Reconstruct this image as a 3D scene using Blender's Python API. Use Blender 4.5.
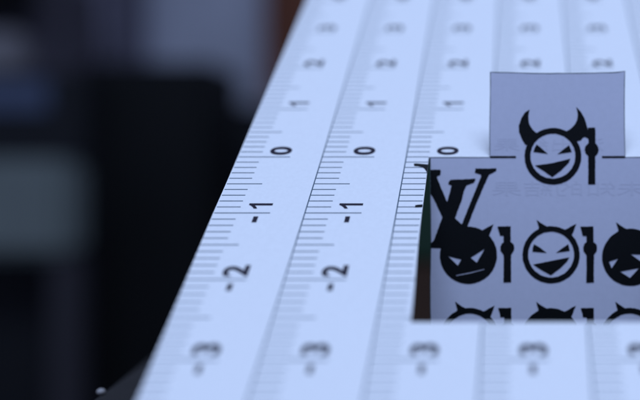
import bpy, bmesh, math, random
from mathutils import Vector, Matrix, noise
from mathutils.geometry import tessellate_polygon
random.seed(4)
for o in list(bpy.data.objects): bpy.data.objects.remove(o)
S = bpy.context.scene
COL = S.collection

# ------------------------------------------------------------------ camera
P = 0.009416            # spacing of the ruler columns (m)
U = 0.0100              # one centimetre on the rulers
TH = math.radians(38)   # slope of the chart
F = 889.6               # focal length in photo pixels (640 wide)
CX = 523.6              # the photo is a crop: optical axis lies right of its centre
DH = F * P / 84.1       # distance to the fold line
H0 = 0.25               # lens height over the desk
cam = bpy.data.cameras.new('camera'); camo = bpy.data.objects.new('camera', cam)
COL.objects.link(camo); S.camera = camo
camo.location = (0, 0, H0); camo.rotation_euler = (math.radians(90), 0, 0)
cam.sensor_width = 36; cam.lens = F / 640 * 36
cam.shift_x = -(CX - 320) / 640
cam.clip_start = 0.002; cam.clip_end = 20
cam.dof.use_dof = True; cam.dof.focus_distance = DH * 652 / 685; cam.dof.aperture_fstop = 10.2
cam.dof.aperture_blades = 0

# ------------------------------------------------------------------ world, light, exposure
W = bpy.data.worlds.new('World'); S.world = W; W.use_nodes = True
bg = W.node_tree.nodes['Background']
bg.inputs[0].default_value = (0.44, 0.56, 1.0, 1); bg.inputs[1].default_value = 0.27
def area(name, loc, target, sx, sy, power, col):
    l = bpy.data.lights.new(name, 'AREA'); l.shape = 'RECTANGLE'; l.size = sx; l.size_y = sy
    l.energy = power; l.color = col
    o = bpy.data.objects.new(name, l); COL.objects.link(o); o.location = loc
    o.rotation_euler = (Vector(target) - Vector(loc)).to_track_quat('-Z', 'Y').to_euler()
    return o
area('window_light', (0.06, -0.27, H0 + 0.84), (0, DH, H0), 0.7, 0.5, 9.5, (0.52, 0.67, 1.0))
S.view_settings.view_transform = 'Standard'; S.view_settings.look = 'None'
S.view_settings.exposure = 0; S.view_settings.gamma = 1
S.render.engine = 'CYCLES'

# ------------------------------------------------------------------ materials
def mat(name, col, rough=0.6, var=0.0, scale=50, bump=0.0, bscale=400, spec=0.5, metal=0, emit=None, col2=None):
    m = bpy.data.materials.new(name); m.use_nodes = True
    N = m.node_tree.nodes; L = m.node_tree.links; b = N['Principled BSDF']
    b.inputs['Base Color'].default_value = (*col, 1); b.inputs['Roughness'].default_value = rough
    b.inputs['Specular IOR Level'].default_value = spec; b.inputs['Metallic'].default_value = metal
    tc = N.new('ShaderNodeTexCoord')
    if var or col2:
        nz = N.new('ShaderNodeTexNoise'); nz.inputs['Scale'].default_value = scale; nz.inputs['Detail'].default_value = 5
        L.new(tc.outputs['Object'], nz.inputs['Vector'])
        rp = N.new('ShaderNodeValToRGB'); rp.color_ramp.elements[0].position = .3; rp.color_ramp.elements[1].position = .7
        c2 = col2 or tuple(min(1, c * (1 + var)) for c in col)
        c1 = col if col2 else tuple(c * (1 - var) for c in col)
        rp.color_ramp.elements[0].color = (*c1, 1); rp.color_ramp.elements[1].color = (*c2, 1)
        L.new(nz.outputs['Fac'], rp.inputs['Fac']); L.new(rp.outputs['Color'], b.inputs['Base Color'])
    if bump:
        n2 = N.new('ShaderNodeTexNoise'); n2.inputs['Scale'].default_value = bscale; n2.inputs['Detail'].default_value = 4
        L.new(tc.outputs['Object'], n2.inputs['Vector'])
        bp = N.new('ShaderNodeBump'); bp.inputs['Strength'].default_value = bump; bp.inputs['Distance'].default_value = 0.00005
        L.new(n2.outputs['Fac'], bp.inputs['Height']); L.new(bp.outputs['Normal'], b.inputs['Normal'])
    if emit:
        b.inputs['Emission Color'].default_value = (*emit[0], 1); b.inputs['Emission Strength'].default_value = emit[1]
    return m
M_paper = mat('white_paper', (0.80, 0.80, 0.79), 0.55, var=0.022, scale=2200, bump=0.35, bscale=5000, spec=0.3)
M_card = mat('shaded_card_paper', (0.70, 0.71, 0.83), 0.6, var=0.02, scale=1400, bump=0.12, bscale=4000, spec=0.3)  # same white paper as the sheet, with the card's shade in its colour
M_edge = mat('edge_shade_line', (0.07, 0.10, 0.11), 0.8)
M_ink = mat('black_toner', (0.004, 0.005, 0.006), 0.5, var=0.2, scale=3000, spec=0.2)
M_num = mat('numeral_ink', (0.014, 0.010, 0.022), 0.5, spec=0.25)
M_tick = mat('ruler_line_ink', (0.075, 0.112, 0.145), 0.5, spec=0.35)
M_ghost = mat('print_showing_through', (0.66, 0.67, 0.785), 0.6, spec=0.3)
M_smudge = mat('grey_smudge', (0.62, 0.60, 0.60), 0.6, spec=0.3)
M_plinth = mat('dark_wood', (0.020, 0.018, 0.017), 0.8, var=0.25, scale=60, bump=0.3, bscale=300, spec=0.25)
M_rib = mat('support_board', (0.05, 0.035, 0.025), 0.7, var=0.2, scale=40)
M_steel = mat('steel', (0.30, 0.28, 0.27), 0.5)
M_desk = mat('desk_black', (0.010, 0.011, 0.012), 0.7, var=0.3, scale=20, spec=0.2)
M_wall = mat('slate_wall', (0.74, 0.75, 0.82), 0.9, var=0.12, scale=6, spec=0.2)
M_black = mat('black_casing', (0.006, 0.006, 0.006), 0.6, spec=0.2)
M_black2 = mat('charcoal_casing', (0.016, 0.016, 0.018), 0.6, spec=0.2)
M_brown = mat('reddish_wood', (0.18, 0.055, 0.022), 0.6, var=0.2, scale=30, spec=0.3)
M_grey = mat('grey_plastic', (0.18, 0.20, 0.18), 0.6, var=0.06, scale=20, spec=0.3)
M_leg = mat('dim_grey_plastic', (0.045, 0.04, 0.045), 0.6, spec=0.2)
M_shelf = mat('dusky_cloth', (0.085, 0.075, 0.09), 0.9, var=0.25, scale=12, spec=0.2)
M_pale = mat('pale_plastic', (0.22, 0.2, 0.2), 0.6)
M_dimmer = mat('wall_dim_tone', (0.30, 0.28, 0.34), 0.9, var=0.15, scale=15, spec=0.1)
M_green = mat('dark_green_tint', (0.014, 0.034, 0.02), 0.8, var=0.2, scale=60, spec=0.2)
M_redbrown = mat('dark_brown_tint', (0.05, 0.026, 0.016), 0.8, var=0.2, scale=60, spec=0.2)
M_blue = mat('blue_screen', (0.01, 0.01, 0.02), 0.4, emit=((0.06, 0.10, 0.25), 0.22))

# ------------------------------------------------------------------ helpers
def link(name, me, m, parent=None):
    o = bpy.data.objects.new(name, me); COL.objects.link(o)
    if m: me.materials.append(m)
    if parent: o.parent = parent
    return o
def tag(o, label=None, cat=None, group=None, kind=None):
    for k, v in (('label', label), ('category', cat), ('group', group), ('kind', kind)):
        if v: o[k] = v
    return o
def empty(name, loc=(0, 0, 0)):
    o = bpy.data.objects.new(name, None); COL.objects.link(o); o.location = loc; o.empty_display_size = .01
    return o
def box(name, x0, x1, y0, y1, z0, z1, m, parent=None, bev=0.003):
    bm = bmesh.new(); bmesh.ops.create_cube(bm, size=1)
    for v in bm.verts:
        v.co = Vector(((x0 + x1) / 2 + v.co.x * (x1 - x0), (y0 + y1) / 2 + v.co.y * (y1 - y0), (z0 + z1) / 2 + v.co.z * (z1 - z0)))
    if bev: bmesh.ops.bevel(bm, geom=bm.edges[:], offset=bev, segments=2, affect='EDGES')
    me = bpy.data.meshes.new(name); bm.to_mesh(me); bm.free()
    o = link(name, me, m, parent)
    if parent: o.matrix_parent_inverse = Matrix.Translation(parent.location).inverted()
    return o
def px2x(px, D): return (px - CX) / F * D
def px2z(py, D): return H0 + (200 - py) / F * D
def bpx(name, x0, x1, y0, y1, D, depth, m, parent=None, bev=0.003):
    """box whose front face, D metres away, spans the given extents of the room"""
    return box(name, px2x(x0, D), px2x(x1, D), D, D + depth, px2z(y1, D), px2z(y0, D), m, parent, bev)

HINGE = Vector((0, DH, H0 + (200 - 157) / F * DH))
SV = Vector((0, math.cos(TH), math.sin(TH)))       # up the sheet
SN = Vector((0, -math.sin(TH), math.cos(TH)))      # out of the sheet
def sheet_pt(u, v, h=0): return Vector((u, 0, 0)) + SV * v + SN * h   # relative to HINGE
PX = DH / F             # metres per photo pixel on the card
def card_pt(x, y, h=0): return Vector(((x - CX) * PX, -h, (157 - y) * PX))

def fill(polys, fn, verts, faces, h):
    """polys: outline followed by holes, 2-D"""
    vs = [[Vector((a, b, 0)) for a, b in p] for p in polys]
    flat = [q for p in vs for q in p]
    base = len(verts)
    verts += [fn(q.x, q.y, h) for q in flat]
    for t in tessellate_polygon(vs): faces.append([base + i for i in t])
def mesh_from(name, verts, faces, m, parent, front=None):
    me = bpy.data.meshes.new(name); me.from_pydata([tuple(v) for v in verts], [], faces); me.update()
    if front is not None:
        bm = bmesh.new(); bm.from_mesh(me)
        for f in bm.faces:
            if f.normal.dot(front) < 0: f.normal_flip()
        bm.to_mesh(me); bm.free()
    return link(name, me, m, parent)

# ------------------------------------------------------------------ the room behind (far out of focus)
tag(box('desk', -1.6, 1.4, -0.3, 1.6, -0.03, 0.0, M_desk, bev=0), kind='structure')
tag(box('wall', -2.0, 1.8, 1.6, 1.64, -0.6, 1.4, M_wall, bev=0), kind='structure')

t = empty('door_frame', (px2x(290, 1.35), 1.35, 0))
box('upright', px2x(264, 1.35), px2x(345, 1.35), 1.35, 1.41, 0.0, 0.95, M_brown, t)
box('moulding', px2x(276, 1.35), px2x(284, 1.35), 1.335, 1.35, 0.0, 0.95, M_brown, t)
tag(t, 'reddish brown wooden upright rising behind the top left edge of the chart', 'wooden post')

t = empty('dark_cabinet', (px2x(150, 1.0), 1.0, 0))
box('casing', px2x(80, 1.0), px2x(212, 1.0), 1.0, 1.1, 0.0, px2z(62, 1.0), M_black, t)
box('front_panel', px2x(88, 1.0), px2x(204, 1.0), 0.992, 1.0, 0.02, px2z(75, 1.0), M_black, t, 0.002)
tag(t, 'large black cabinet standing out of focus left of the chart', 'cabinet')

t = empty('added_sideboard', (px2x(250, 1.25), 1.25, 0))  # added to darken the lower wall and the view through the slit
box('casing', px2x(225, 1.25), px2x(900, 1.25), 1.25, 1.33, 0.0, px2z(112, 1.25), M_black2, t)
box('top_board', px2x(222, 1.25), px2x(904, 1.25), 1.24, 1.33, px2z(112, 1.25), px2z(106, 1.25), M_black2, t, 0.002)
tag(t, 'added low charcoal sideboard darkening the lower wall behind the chart', 'sideboard')

t = empty('grey_monitor', (px2x(10, .85), .85, 0))
bpx('housing', -60, 64, 158, 257, .85, .05, M_grey, t, .008)
box('support_leg', px2x(45, .86), px2x(76, .86), .865, .885, 0.0, px2z(256, .86), M_leg, t)
box('foot', px2x(0, .86), px2x(110, .86), .82, .93, 0.0, 0.012, M_leg, t)
tag(t, 'flat grey panel on a dim grey leg at the left edge', 'panel')

t = empty('instrument_case', (px2x(0, .95), .95, 0))
box('casing', px2x(-90, .95), px2x(84, .95), .95, .99, 0.0, px2z(72, .95), M_black2, t)
bpx('screen', -40, 46, 80, 110, .945, .005, M_blue, t, .001)
tag(t, 'dark case with a dim blue lit window above the grey panel', 'case')

t = empty('draped_bundle', (px2x(30, 1.2), 1.2, 0))
box('bundle_body', px2x(-90, 1.2), px2x(84, 1.2), 1.2, 1.26, 0.0, px2z(-30, 1.2), M_shelf, t, .02)
tag(t, 'dusky purple grey bundle behind the case in the upper left', 'bundle')
tag(bpx('pale_box', -25, 17, 30, 71.5, .955, .03, M_pale, None, .005), 'small pale box on top of the dark case', 'box')
bm = bmesh.new(); rows = []  # pleated sheet added to imitate the wall dimming towards the left
for k in range(61):
    x = px2x(40, 1.42) + (px2x(146, 1.42) - px2x(40, 1.42)) * k / 60
    y = 1.42 + .018 * math.sin(k * .8) + .008 * math.sin(k * 1.7 + 1)
    rows.append((bm.verts.new((x, y, 0.01)), bm.verts.new((x, y, 1.2))))
for a, b_ in zip(rows, rows[1:]): bm.faces.new((a[0], b_[0], b_[1], a[1]))
me = bpy.data.meshes.new('wall_dimmer'); bm.to_mesh(me); bm.free()
cu = link('wall_dimmer', me, M_dimmer); so = cu.modifiers.new('thickness', 'SOLIDIFY'); so.thickness = .002
tag(cu, 'added violet grey pleated sheet dimming the pale wall toward the upper left', 'wall_dimmer')
tag(bpx('hanging_cloth', -60, 18, -400, 14, 1.1, .06, M_black, None, .02), 'black cloth hanging in the top left corner', 'cloth')

t = empty('slit_tint_board', (px2x(425, .24), .24, 0))  # board added only to give the slit its green and brown tint
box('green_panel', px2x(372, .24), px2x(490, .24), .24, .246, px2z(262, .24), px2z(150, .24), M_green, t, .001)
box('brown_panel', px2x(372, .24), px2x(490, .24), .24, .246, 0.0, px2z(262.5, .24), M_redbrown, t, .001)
tag(t, 'added dark green and brown board tinting the slit beside the card', 'board')

# ------------------------------------------------------------------ stand under the chart
ZT = H0 - 0.0225
st = empty('chart_stand', (0.0, .1, 0))
def prism_xy(name, pts, z0, z1, m, parent):
    n = len(pts); vs = [(x, y, z0) for x, y in pts] + [(x, y, z1) for x, y in pts]
    fs = [list(range(n))[::-1], list(range(n, 2 * n))] + [[i, (i + 1) % n, (i + 1) % n + n, i + n] for i in range(n)]
    o = mesh_from(name, vs, fs, m, parent); o.matrix_parent_inverse = Matrix.Translation(parent.location).inverted()
    b = o.modifiers.new('b', 'BEVEL'); b.width = .0008; b.segments = 2
    return o
prism_xy('base_block', [(-.0405, .055), (.055, .055), (.062, .16), (-.0585, .153)], 0.0, ZT, M_plinth, st)
def rib(x0, x1):
    pr = [(.068, ZT), (.148, ZT)]
    def zs(y): return HINGE.z + (y - DH) * math.tan(TH) - 0.0006
    pr = [(.0665, ZT), (.148, ZT), (.148, zs(.148)), (.0665, max(zs(.0665), ZT + .0001))]
    vs = [(x0, y, z) for y, z in pr] + [(x1, y, z) for y, z in pr]
    fs = [[0, 1, 2, 3], [7, 6, 5, 4]] + [[(i + 1) % 4, i, i + 4, (i + 1) % 4 + 4] for i in range(4)]
    o = mesh_from('support_rib', vs, fs, M_rib, st); o.matrix_parent_inverse = Matrix.Translation(st.location).inverted()
rib(-.029, -.0265); rib(.032, .0345)
bm = bmesh.new(); bmesh.ops.create_uvsphere(bm, u_segments=20, v_segments=10, radius=.0005)
for v in bm.verts: v.co = Vector((v.co.x, v.co.y, v.co.z * .8))
me = bpy.data.meshes.new('stud'); bm.to_mesh(me); bm.free()
sd = link('stud', me, M_steel, st); sd.location = Vector((px2x(101, .103), .103, ZT + .0003)) - st.location
tag(st, 'dark wooden block with slanting support ribs under the white chart', 'stand')

# ------------------------------------------------------------------ the chart
chart = empty('focus_chart', HINGE)
tag(chart, 'white ruled chart sloping upward, with a shade-grey flap of devil faces folded upright', 'focus chart')
T = 0.00022
FL, FR = (430 - CX) * PX, (684 - CX) * PX          # flap
TL, TR = (489.7 - CX) * PX, (624.8 - CX) * PX      # tab
UL, UR = -3.40 * P, 4.15 * P
VB, VT = -4.45 * U, 6.8 * U
VH, VTAB = -2.555 * U, 1.0 * U

def left_edge(v): return UL + .05 * P * max(0, -v - U) / (2.6 * U)   # the edge is cut slightly askew
def build_sheet():
    vr = [VB]
    while vr[-1] < VT - 1e-6:
        nx = vr[-1] + U / 4
        for s in (VH, 0.0, VTAB):
            if vr[-1] < s - 1e-7 and nx > s - U / 16: nx = s; break
        vr.append(min(nx, VT))
    def hole_left(v):
        k = min(max(-v / -VH if VH else 0, 0), 1) if v < 0 else 0
        k = min(max(v / VH, 0), 1)
        return FL + (-0.016 + 0.055 * k ** 1.3) * P + 0.004 * P * math.sin(k * 9)
    cols = lambda v: [left_edge(v), UL + P, hole_left(v), TL, TR, FR, UR]
    bm = bmesh.new(); g = {}
    def vert(i, j, v, u, top):
        key = (i, j, top)
        if key not in g: g[key] = bm.verts.new(sheet_pt(u, v, 0 if top else -T))
        return g[key]
    for j in range(len(vr) - 1):
        va, vb = vr[j], vr[j + 1]; vm = (va + vb) / 2
        for i in range(6):
            if VH < vm < 0 and 2 <= i <= 4: continue
            if 0 < vm < VTAB and i == 3: continue
            ca, cb = cols(va), cols(vb)
            for top in (1, 0):
                q = [vert(i, j, va, ca[i], top), vert(i + 1, j, va, ca[i + 1], top),
                     vert(i + 1, j + 1, vb, cb[i + 1], top), vert(i, j + 1, vb, cb[i], top)]
                bm.faces.new(q if top else q[::-1])
    for e in [e for e in bm.edges if len(e.link_faces) == 1]:
        pass
    # side walls
    bd = [e for e in bm.edges if len(e.link_faces) == 1]
    inv = {v: k for k, v in g.items()}
    for e in bd:
        a, b = e.verts; ka, kb = inv[a], inv[b]
        if ka[2] == 1 and kb[2] == 1:
            c, d = g[(kb[0], kb[1], 0)], g[(ka[0], ka[1], 0)]
            try: bm.faces.new((b, a, d, c))
            except ValueError: pass
    bmesh.ops.recalc_face_normals(bm, faces=bm.faces)
    me = bpy.data.meshes.new('ruled_sheet'); bm.to_mesh(me); bm.free()
    o = link('ruled_sheet', me, M_paper, chart)
    return o, hole_left
sheet, hole_left = build_sheet()
EPS = 0.000012

def in_hole(u0, u1, v):
    """clip a print stroke [u0,u1] at height v against the cut-outs; returns list of intervals"""
    segs = [(u0, u1)]
    cut = None
    if VH <= v <= 0: cut = (hole_left(v), FR)
    elif 0 < v <= VTAB: cut = (TL, TR)
    if cut:
        out = []
        for a, b in segs:
            if b <= cut[0] or a >= cut[1]: out.append((a, b)); continue
            if a < cut[0]: out.append((a, cut[0] - 2e-5))
            if b > cut[1]: out.append((cut[1] + 2e-5, b))
        segs = out
    return [(max(a, left_edge(v) + 2e-5), min(b, UR)) for a, b in segs if a < UR and b - a > 1e-5]

def text_polys(s, off=0.03):
    c = bpy.data.curves.new('t', 'FONT'); c.body = s; c.size = 1; c.fill_mode = 'FRONT'; c.offset = off; c.resolution_u = 6
    o = bpy.data.objects.new('t', c); COL.objects.link(o)
    dg = bpy.context.evaluated_depsgraph_get()
    me = bpy.data.meshes.new_from_object(o.evaluated_get(dg))
    vs = [v.co.copy() for v in me.vertices]; fs = [list(p.vertices) for p in me.polygons]
    bpy.data.objects.remove(o); bpy.data.curves.remove(c); bpy.data.meshes.remove(me)
    return vs, fs
DIG = {}
for d in '0123456':
    vs, fs = text_polys(d)
    x0, x1 = min(v.x for v in vs), max(v.x for v in vs); y0, y1 = min(v.y for v in vs), max(v.y for v in vs)
    sc = 0.262 * P / (y1 - y0)
    DIG[d] = ([((v.x - (x0 + x1) / 2) * sc * 1.0, (v.y - (y0 + y1) / 2) * sc) for v in vs], fs)

ONE = [(.50, 0), (.50, 1), (.39, 1), (.33, .90), (.24, .81), (.14, .74), (.14, .60), (.25, .65), (.355, .74), (.355, 0)]
_v, _f = [], []
fill([[((a - .34) * .262 * P, (b_ - .5) * .262 * P) for a, b_ in ONE]], lambda x, y, h: (x, y), _v, _f, 0)
DIG['1'] = (_v, _f)
for i, part in [(i, q) for i in range(8) for q in ((1, 2) if i in (3, 4) else (0,))]:
    vlo = {0: -9, 1: -9, 2: 0}[part]; vhi = {0: 9, 1: VH, 2: 9}[part]
    u = -3.395 * P + i * P
    vs, fs = [], []
    def quad(a, b, va, vb, h=EPS):
        k = len(vs)
        vs.extend([sheet_pt(a, va, h), sheet_pt(b, va, h), sheet_pt(b, vb, h), sheet_pt(a, vb, h)]); fs.append([k, k + 1, k + 2, k + 3])
    lw = 0.014 * P
    # long line of the scale, broken where the paper is cut away
    if i > 0:
        n = 0
        v = VB + .0002
        while v < VT:
            vb = min(v + U / 20, VT)
            if vlo < v < vhi and in_hole(u - lw / 2, u + lw / 2, (v + vb) / 2): quad(u - lw / 2, u + lw / 2, v, vb)
            v = vb
    for k in range(-43, 68):
        v = k * U / 10
        if not vlo <= v <= vhi: continue
        ln = 0.62 if k % 10 == 0 else (0.41 if k % 5 == 0 else 0.27)
        for a, b in in_hole(u + lw / 2, u + ln * P, v):
            tw = (0.0135 if k % 10 else 0.0145) * P
            quad(a, b, v - tw / 2, v + tw / 2, EPS * 1.3)
    sc = mesh_from('ruler_scale', vs, fs, M_tick, chart, SN)
    for n in range(-4, 7):
        if not vlo <= n * U <= vhi: continue
        uc = u + .485 * P; vc = n * U + .12 * U
        if not in_hole(uc - .13 * P, uc + .13 * P, vc) or abs(in_hole(uc - .13 * P, uc + .13 * P, vc)[0][0] - uc + .13 * P) > 1e-6 or in_hole(uc - .13 * P, uc + .13 * P, vc)[0][1] < uc + .129 * P: continue
        dv, df = DIG[str(abs(n))]
        # the figures read up the sheet: their tops point left
        nv = [sheet_pt(uc - y, vc + x, EPS * 2) for x, y in dv]; nf = [list(f) for f in df]
        if n < 0:
            k = len(nv); uu = uc - .005 * P; vv = n * U - .105 * U
            nv += [sheet_pt(uu + a * P, vv + b * U, EPS * 2) for a, b in ((-.026, -.048), (.026, -.048), (.026, .048), (-.026, .048))]
            nf.append([k, k + 1, k + 2, k + 3])
        mesh_from('numeral', nv, nf, M_num, sc, SN)

# bits of the monogram that stay on the sheet beside the cut
def ray_sheet(x, y, h=0):
    """point on the sheet for a place measured on the photograph"""
    d = Vector(((x - CX) / F, 1, (200 - y) / F)); o = Vector((0, 0, H0)) - HINGE
    tt = -(o.dot(SN)) / d.dot(SN); p = o + d * tt
    return Vector((p.x, 0, 0)) + SV * p.dot(SV) + SN * h
vs, fs = [], []
fill([[(413.8, 163.8), (416, 163.6), (428.1, 164.6), (427.0, 174), (426.4, 171.5), (424.4, 168.8), (421.5, 167.1), (418, 166.4), (414.2, 166.2)]], ray_sheet, vs, fs, EPS * 3)
fill([[(415.2, 205.4), (418, 204.9), (422.7, 204.6), (422.4, 207.3), (418, 207.6), (415.0, 207.6)]], ray_sheet, vs, fs, EPS * 3)
mesh_from('monogram_remnant', vs, fs, M_ink, chart, SN)

# ---- the folded card: flap hanging through the window and tab standing above it
def card_outline():
    pts = []
    BOT = 157 + (-VH) / PX
    pts.append((430, BOT))
    n = 26
    for k in range(n): pts.append((430.2 + .35 * math.sin(k * .5) - .15 * noise.noise(Vector((k * .7, 0, 0))), BOT + (157.2 - BOT) * (k + 1) / n))
    pts += [(445, 157.1), (460, 156.9), (475, 157.2), (489.7, 157.0)]
    for k in range(1, 9): pts.append((489.7 - .35 * math.sin(k * .7), 157 - 85.2 * k / 8))
    for k in range(1, 18):
        x = 489.5 + 135.3 * k / 18
        pts.append((x, 71.7 + 1.3 * math.sin(math.pi * (k / 18)) + .35 * noise.noise(Vector((k * .6, 3, 0)))))
    pts.append((625.2, 70.9))
    for k in range(1, 9): pts.append((625.1 - .4 * math.sin(k * .45), 70.9 + 86.1 * k / 8))
    pts += [(640, 156.8), (660, 157), (684, 157), (684, BOT)]
    return pts
ol = card_outline()
vs, fs = [], []
fill([ol], card_pt, vs, fs, 0)
n = len(vs); vs += [card_pt(x, y, -T * .8) for x, y in ol]
fs += [[a + n for a in f[::-1]] for f in list(fs)]
fs += [[k, (k + 1) % n, (k + 1) % n + n, k + n] for k in range(n)]
card = mesh_from('folded_card', vs, fs, M_card, chart)
bm = bmesh.new(); bm.from_mesh(card.data); bmesh.ops.recalc_face_normals(bm, faces=bm.faces); bm.to_mesh(card.data); bm.free()
tag(card, 'white card in painted bluish grey shade standing upright with a raised tab and rows of black devil faces')
FRONT = Vector((0, -1, 0))

# dark rim along the cut edges: printed cut line and painted edge shading
def ribbon(pts, w, inward):
    v_, f_ = [], []
    for k, (x, y) in enumerate(pts):
        a = pts[max(k - 1, 0)]; b = pts[min(k + 1, len(pts) - 1)]
        dx, dy = b[0] - a[0], b[1] - a[1]; L = math.hypot(dx, dy); nx, ny = -dy / L * inward, dx / L * inward
        ww = w * (1 + .35 * noise.noise(Vector((x * .09, y * .09, 5))))
        v_ += [card_pt(x, y, EPS), card_pt(x + nx * ww, y + ny * ww, EPS)]
        if k: f_.append([2 * k - 2, 2 * k - 1, 2 * k + 1, 2 * k])
    return v_, f_
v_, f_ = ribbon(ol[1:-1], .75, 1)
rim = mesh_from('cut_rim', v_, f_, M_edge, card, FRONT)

LAYER = [0]
def emblem(name, shapes, m=M_ink, lay=None):
    v_, f_ = [], []
    for s in shapes:
        LAYER[0] = (LAYER[0] + 1) % 37
        fill(s, card_pt, v_, f_, EPS * 2 + LAYER[0] * 0.6e-6)
    return mesh_from(name, v_, f_, m, card, FRONT)
SEED = [0]
def rough(pts, amp=.36, step=1.5):
    """slightly ragged laser-print outline"""
    out = []; SEED[0] += 1
    for k in range(len(pts)):
        a, b = pts[k], pts[(k + 1) % len(pts)]
        L = math.hypot(b[0] - a[0], b[1] - a[1]); n = max(1, int(L / step))
        for q in range(n):
            t = q / n; x = a[0] + (b[0] - a[0]) * t; y = a[1] + (b[1] - a[1]) * t
            out.append((x + amp * noise.noise(Vector((x * .9, y * .9, SEED[0]))), y + amp * noise.noise(Vector((x * .9, y * .9, SEED[0] + 40)))))
    return out
def circ(cx, cy, r, n=90): return [(cx + r * math.cos(2 * math.pi * k / n), cy + r * math.sin(2 * math.pi * k / n)) for k in range(n)]
def bar(x, y, lean=1):
    """small post with a knob and a hooked top; x,y = place of the knob"""
    s = [(x - 10.0, y - 21.6), (x + 3.2, y - 21.8), (x + 3.4, y - 6), (x + 4.4, y - 5.6), (x + 6.4, y - 3.4), (x + 7.0, y), (x + 6.4, y + 3.2), (x + 4.2, y + 5.8), (x + 3.7, y + 7),
         (x + 3.7, y + 34.2), (x - 3.9, y + 34.4), (x - 3.7, y + 7), (x - 5.0, y + 5.2), (x - 6.8, y + 2.8), (x - 7.0, y - 1), (x - 5.8, y - 4.2), (x - 3.8, y - 6.2), (x - 3.9, y - 12.2), (x - 7.6, y - 12.4), (x - 8.3, y - 16)]
    return [rough(s)]
def horns(cx, cy):
    return [[rough([(cx - 14.4, cy - 34.9), (cx - 9, cy - 31), (cx - 3, cy - 27.5), (cx - 7, cy - 24), (cx - 13, cy - 24.5), (cx - 12.3, cy - 27)])],
            [rough([(cx + 25.2, cy - 31), (cx + 21, cy - 29.0), (cx + 15, cy - 25.5), (cx + 9, cy - 24), (cx + 16, cy - 20.5), (cx + 20.5, cy - 18.5), (cx + 22.2, cy - 23)])]]
def outline_devil(cx, cy):
    o = (cx - 551.1, cy - 254.7)
    sh = lambda pts: [(x / 5 + 510 + o[0], y / 5 + 210 + o[1]) for x, y in pts]
    s = [[rough(circ(cx, cy, 28.6)), rough(circ(cx, cy - .2, 22.9))[::-1]]] + horns(cx, cy)
    s += [[rough(sh([(120, 170), (150, 188), (184, 214), (112, 208), (114, 188)]), .15)], [rough(sh([(292, 170), (299, 204), (230, 214), (262, 190)]), .15)],
          [rough(sh([(115, 272), (200, 255), (297, 236), (285, 258), (250, 292), (205, 326), (160, 302)]), .2)]]
    return s
def filled_devil(cx, cy, holes):
    return [[rough(circ(cx, cy, 28.6))] + [rough(h, .12) for h in holes]] + horns(cx, cy)
z = lambda pts, s, ox, oy: [(x / s + ox, y / s + oy) for x, y in pts]

# large grinning face on the tab
b = lambda pts: z(pts, 4.21, 510, 95)
big = [[rough(circ(552.9, 156.3, 28.4)), rough(circ(552.9, 156.1, 22.4))[::-1]],
       [rough(b([(83, 60), (62, 74), (47, 98), (37, 130), (38, 155), (50, 186), (66, 212), (90, 200), (122, 162), (108, 157), (92, 142), (80, 118), (77, 88)]))],
       [rough(b([(279, 50), (298, 70), (314, 98), (326, 136), (332, 160), (330, 184), (316, 177), (306, 182), (298, 192), (280, 196), (250, 178), (230, 156), (250, 146), (270, 128), (282, 106), (286, 84)]))],
       [rough(b([(328, 137), (359, 137), (360, 203), (369, 215), (374, 230), (370, 246), (359, 258), (359, 377), (329, 377), (329, 258), (318, 246), (314, 230), (318, 215), (330, 202)]))],
       [rough(b([(112, 208), (130, 222), (160, 248), (98, 240), (104, 222)]), .15)], [rough(b([(249, 211), (260, 240), (200, 249), (226, 228)]), .15)],
       [rough(b([(105, 297), (180, 286), (254, 268), (248, 285), (215, 318), (178, 346), (145, 322)]), .2)]]
emblem('devil_emblem', big)['label'] = 'large horned grinning face on the tab'
for x0, x1 in ((490.2, 516.0), (602.0, 625.2)):
    emblem('fold_mark', [[rough([(x0, 156.0), (x1, 156.0), (x1, 158.0), (x0, 158.0)], .12)]])
e1 = z([(125, 249), (150, 256), (183, 264), (168, 291)], 4.44, 420, 200)
e2 = z([(287, 217), (225, 256), (252, 278)], 4.44, 420, 200)
m1 = z([(160, 333), (225, 320), (285, 305), (285, 309), (225, 325), (161, 337)], 4.44, 420, 200)
emblem('devil_emblem', filled_devil(468.4, 255.2, [e1, e2, m1]))['label'] = 'solid black frowning face under the monogram'
emblem('devil_emblem', outline_devil(551.1, 254.7))
g1 = z([(95, 258), (140, 243), (108, 291)], 5, 590, 210); g2 = z([(150, 308), (245, 290), (200, 339)], 5, 590, 210); g3 = z([(203, 221), (290, 224), (262, 262)], 5, 590, 210)
emblem('devil_emblem', filled_devil(630.6, 257.2, [g1, g2, g3]))['label'] = 'solid black face at the right edge'
emblem('post_emblem', [bar(507.4, 248)]); emblem('post_emblem', [bar(590.2, 248.2)])
emblem('devil_emblem', outline_devil(469.6, 336.4)); emblem('devil_emblem', outline_devil(629.6, 336.4))
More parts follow.
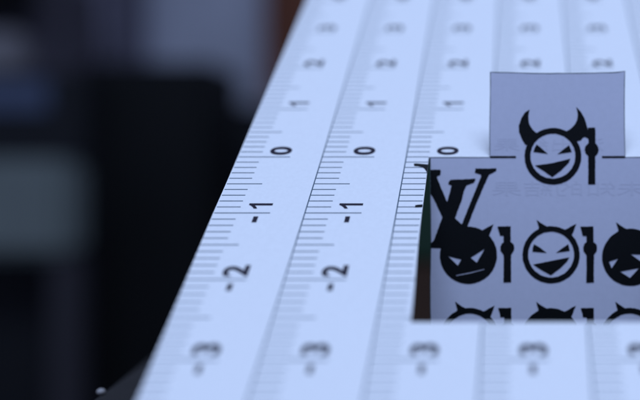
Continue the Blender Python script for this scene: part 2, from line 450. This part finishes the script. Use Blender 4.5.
emblem('devil_emblem', filled_devil(550.6, 336.6, [[(x + 82, y + 81.4) for x, y in e1], [(x + 82, y + 81.4) for x, y in e2]]))
emblem('post_emblem', [bar(508.0, 329.6)]); emblem('post_emblem', [bar(590.6, 329.6)]); 
emblem('post_emblem', [bar(671, 248)]); emblem('post_emblem', [bar(671, 329.6)])
mono = [
    # broad left arm of the V
    [rough([(430.5, 169.8), (440.0, 169.6), (440.9, 171), (440.3, 175.0), (436.9, 176.8), (438.5, 181.5), (448.2, 204.5), (453, 218), (462, 240), (450, 240), (442.4, 217.5), (435.1, 201.5), (430.6, 193.5)])],
    # stem and foot of the L
    [rough([(450.2, 179.6), (462, 179.4), (475.2, 178.6), (475.5, 180.2), (473.8, 182.8), (466.5, 185.4), (464.3, 190), (461.8, 200), (455.0, 218.2), (456, 236), (452, 248.2), (441, 248.4), (430.6, 247.9), (430.6, 243.4), (433.8, 240.6), (442.4, 217), (448.0, 199), (451.6, 185.4), (448.3, 184.4), (448.6, 181.6)])],
    # thin right arm of the V
    [rough([(475.4, 168.4), (486, 168.6), (496.3, 168.3), (496.4, 170.9), (489.2, 174.7), (486.5, 180), (475.8, 205), (467.6, 226), (462, 240), (452, 238), (455, 218.2), (461.8, 224.2), (470.2, 203.5), (481.2, 176.2), (480.6, 174.4), (474.8, 173.0)])]]
emblem('monogram', mono)['label'] = 'black interlaced LV letters cut by the left edge'
# faint writing on the back of the card showing through
def ghost(s, x0, x1, y0, y1, mirror):
    try: vs_, fs_ = text_polys(s, 0.0)
    except Exception: return
    if not vs_: return
    ax, bx = min(v.x for v in vs_), max(v.x for v in vs_); ay, by = min(v.y for v in vs_), max(v.y for v in vs_)
    P_ = []
    for v in vs_:
        t = (v.x - ax) / (bx - ax); t = 1 - t if mirror else t
        P_.append(card_pt(x0 + t * (x1 - x0), y1 - (v.y - ay) / (by - ay) * (y1 - y0), EPS * .8))
    mesh_from('show_through_print', P_, fs_, M_ghost, card, FRONT)
ghost('欲未知的結果', 492, 678, 181, 196, True)
ghost('測出結果', 494, 604, 138, 151, True)
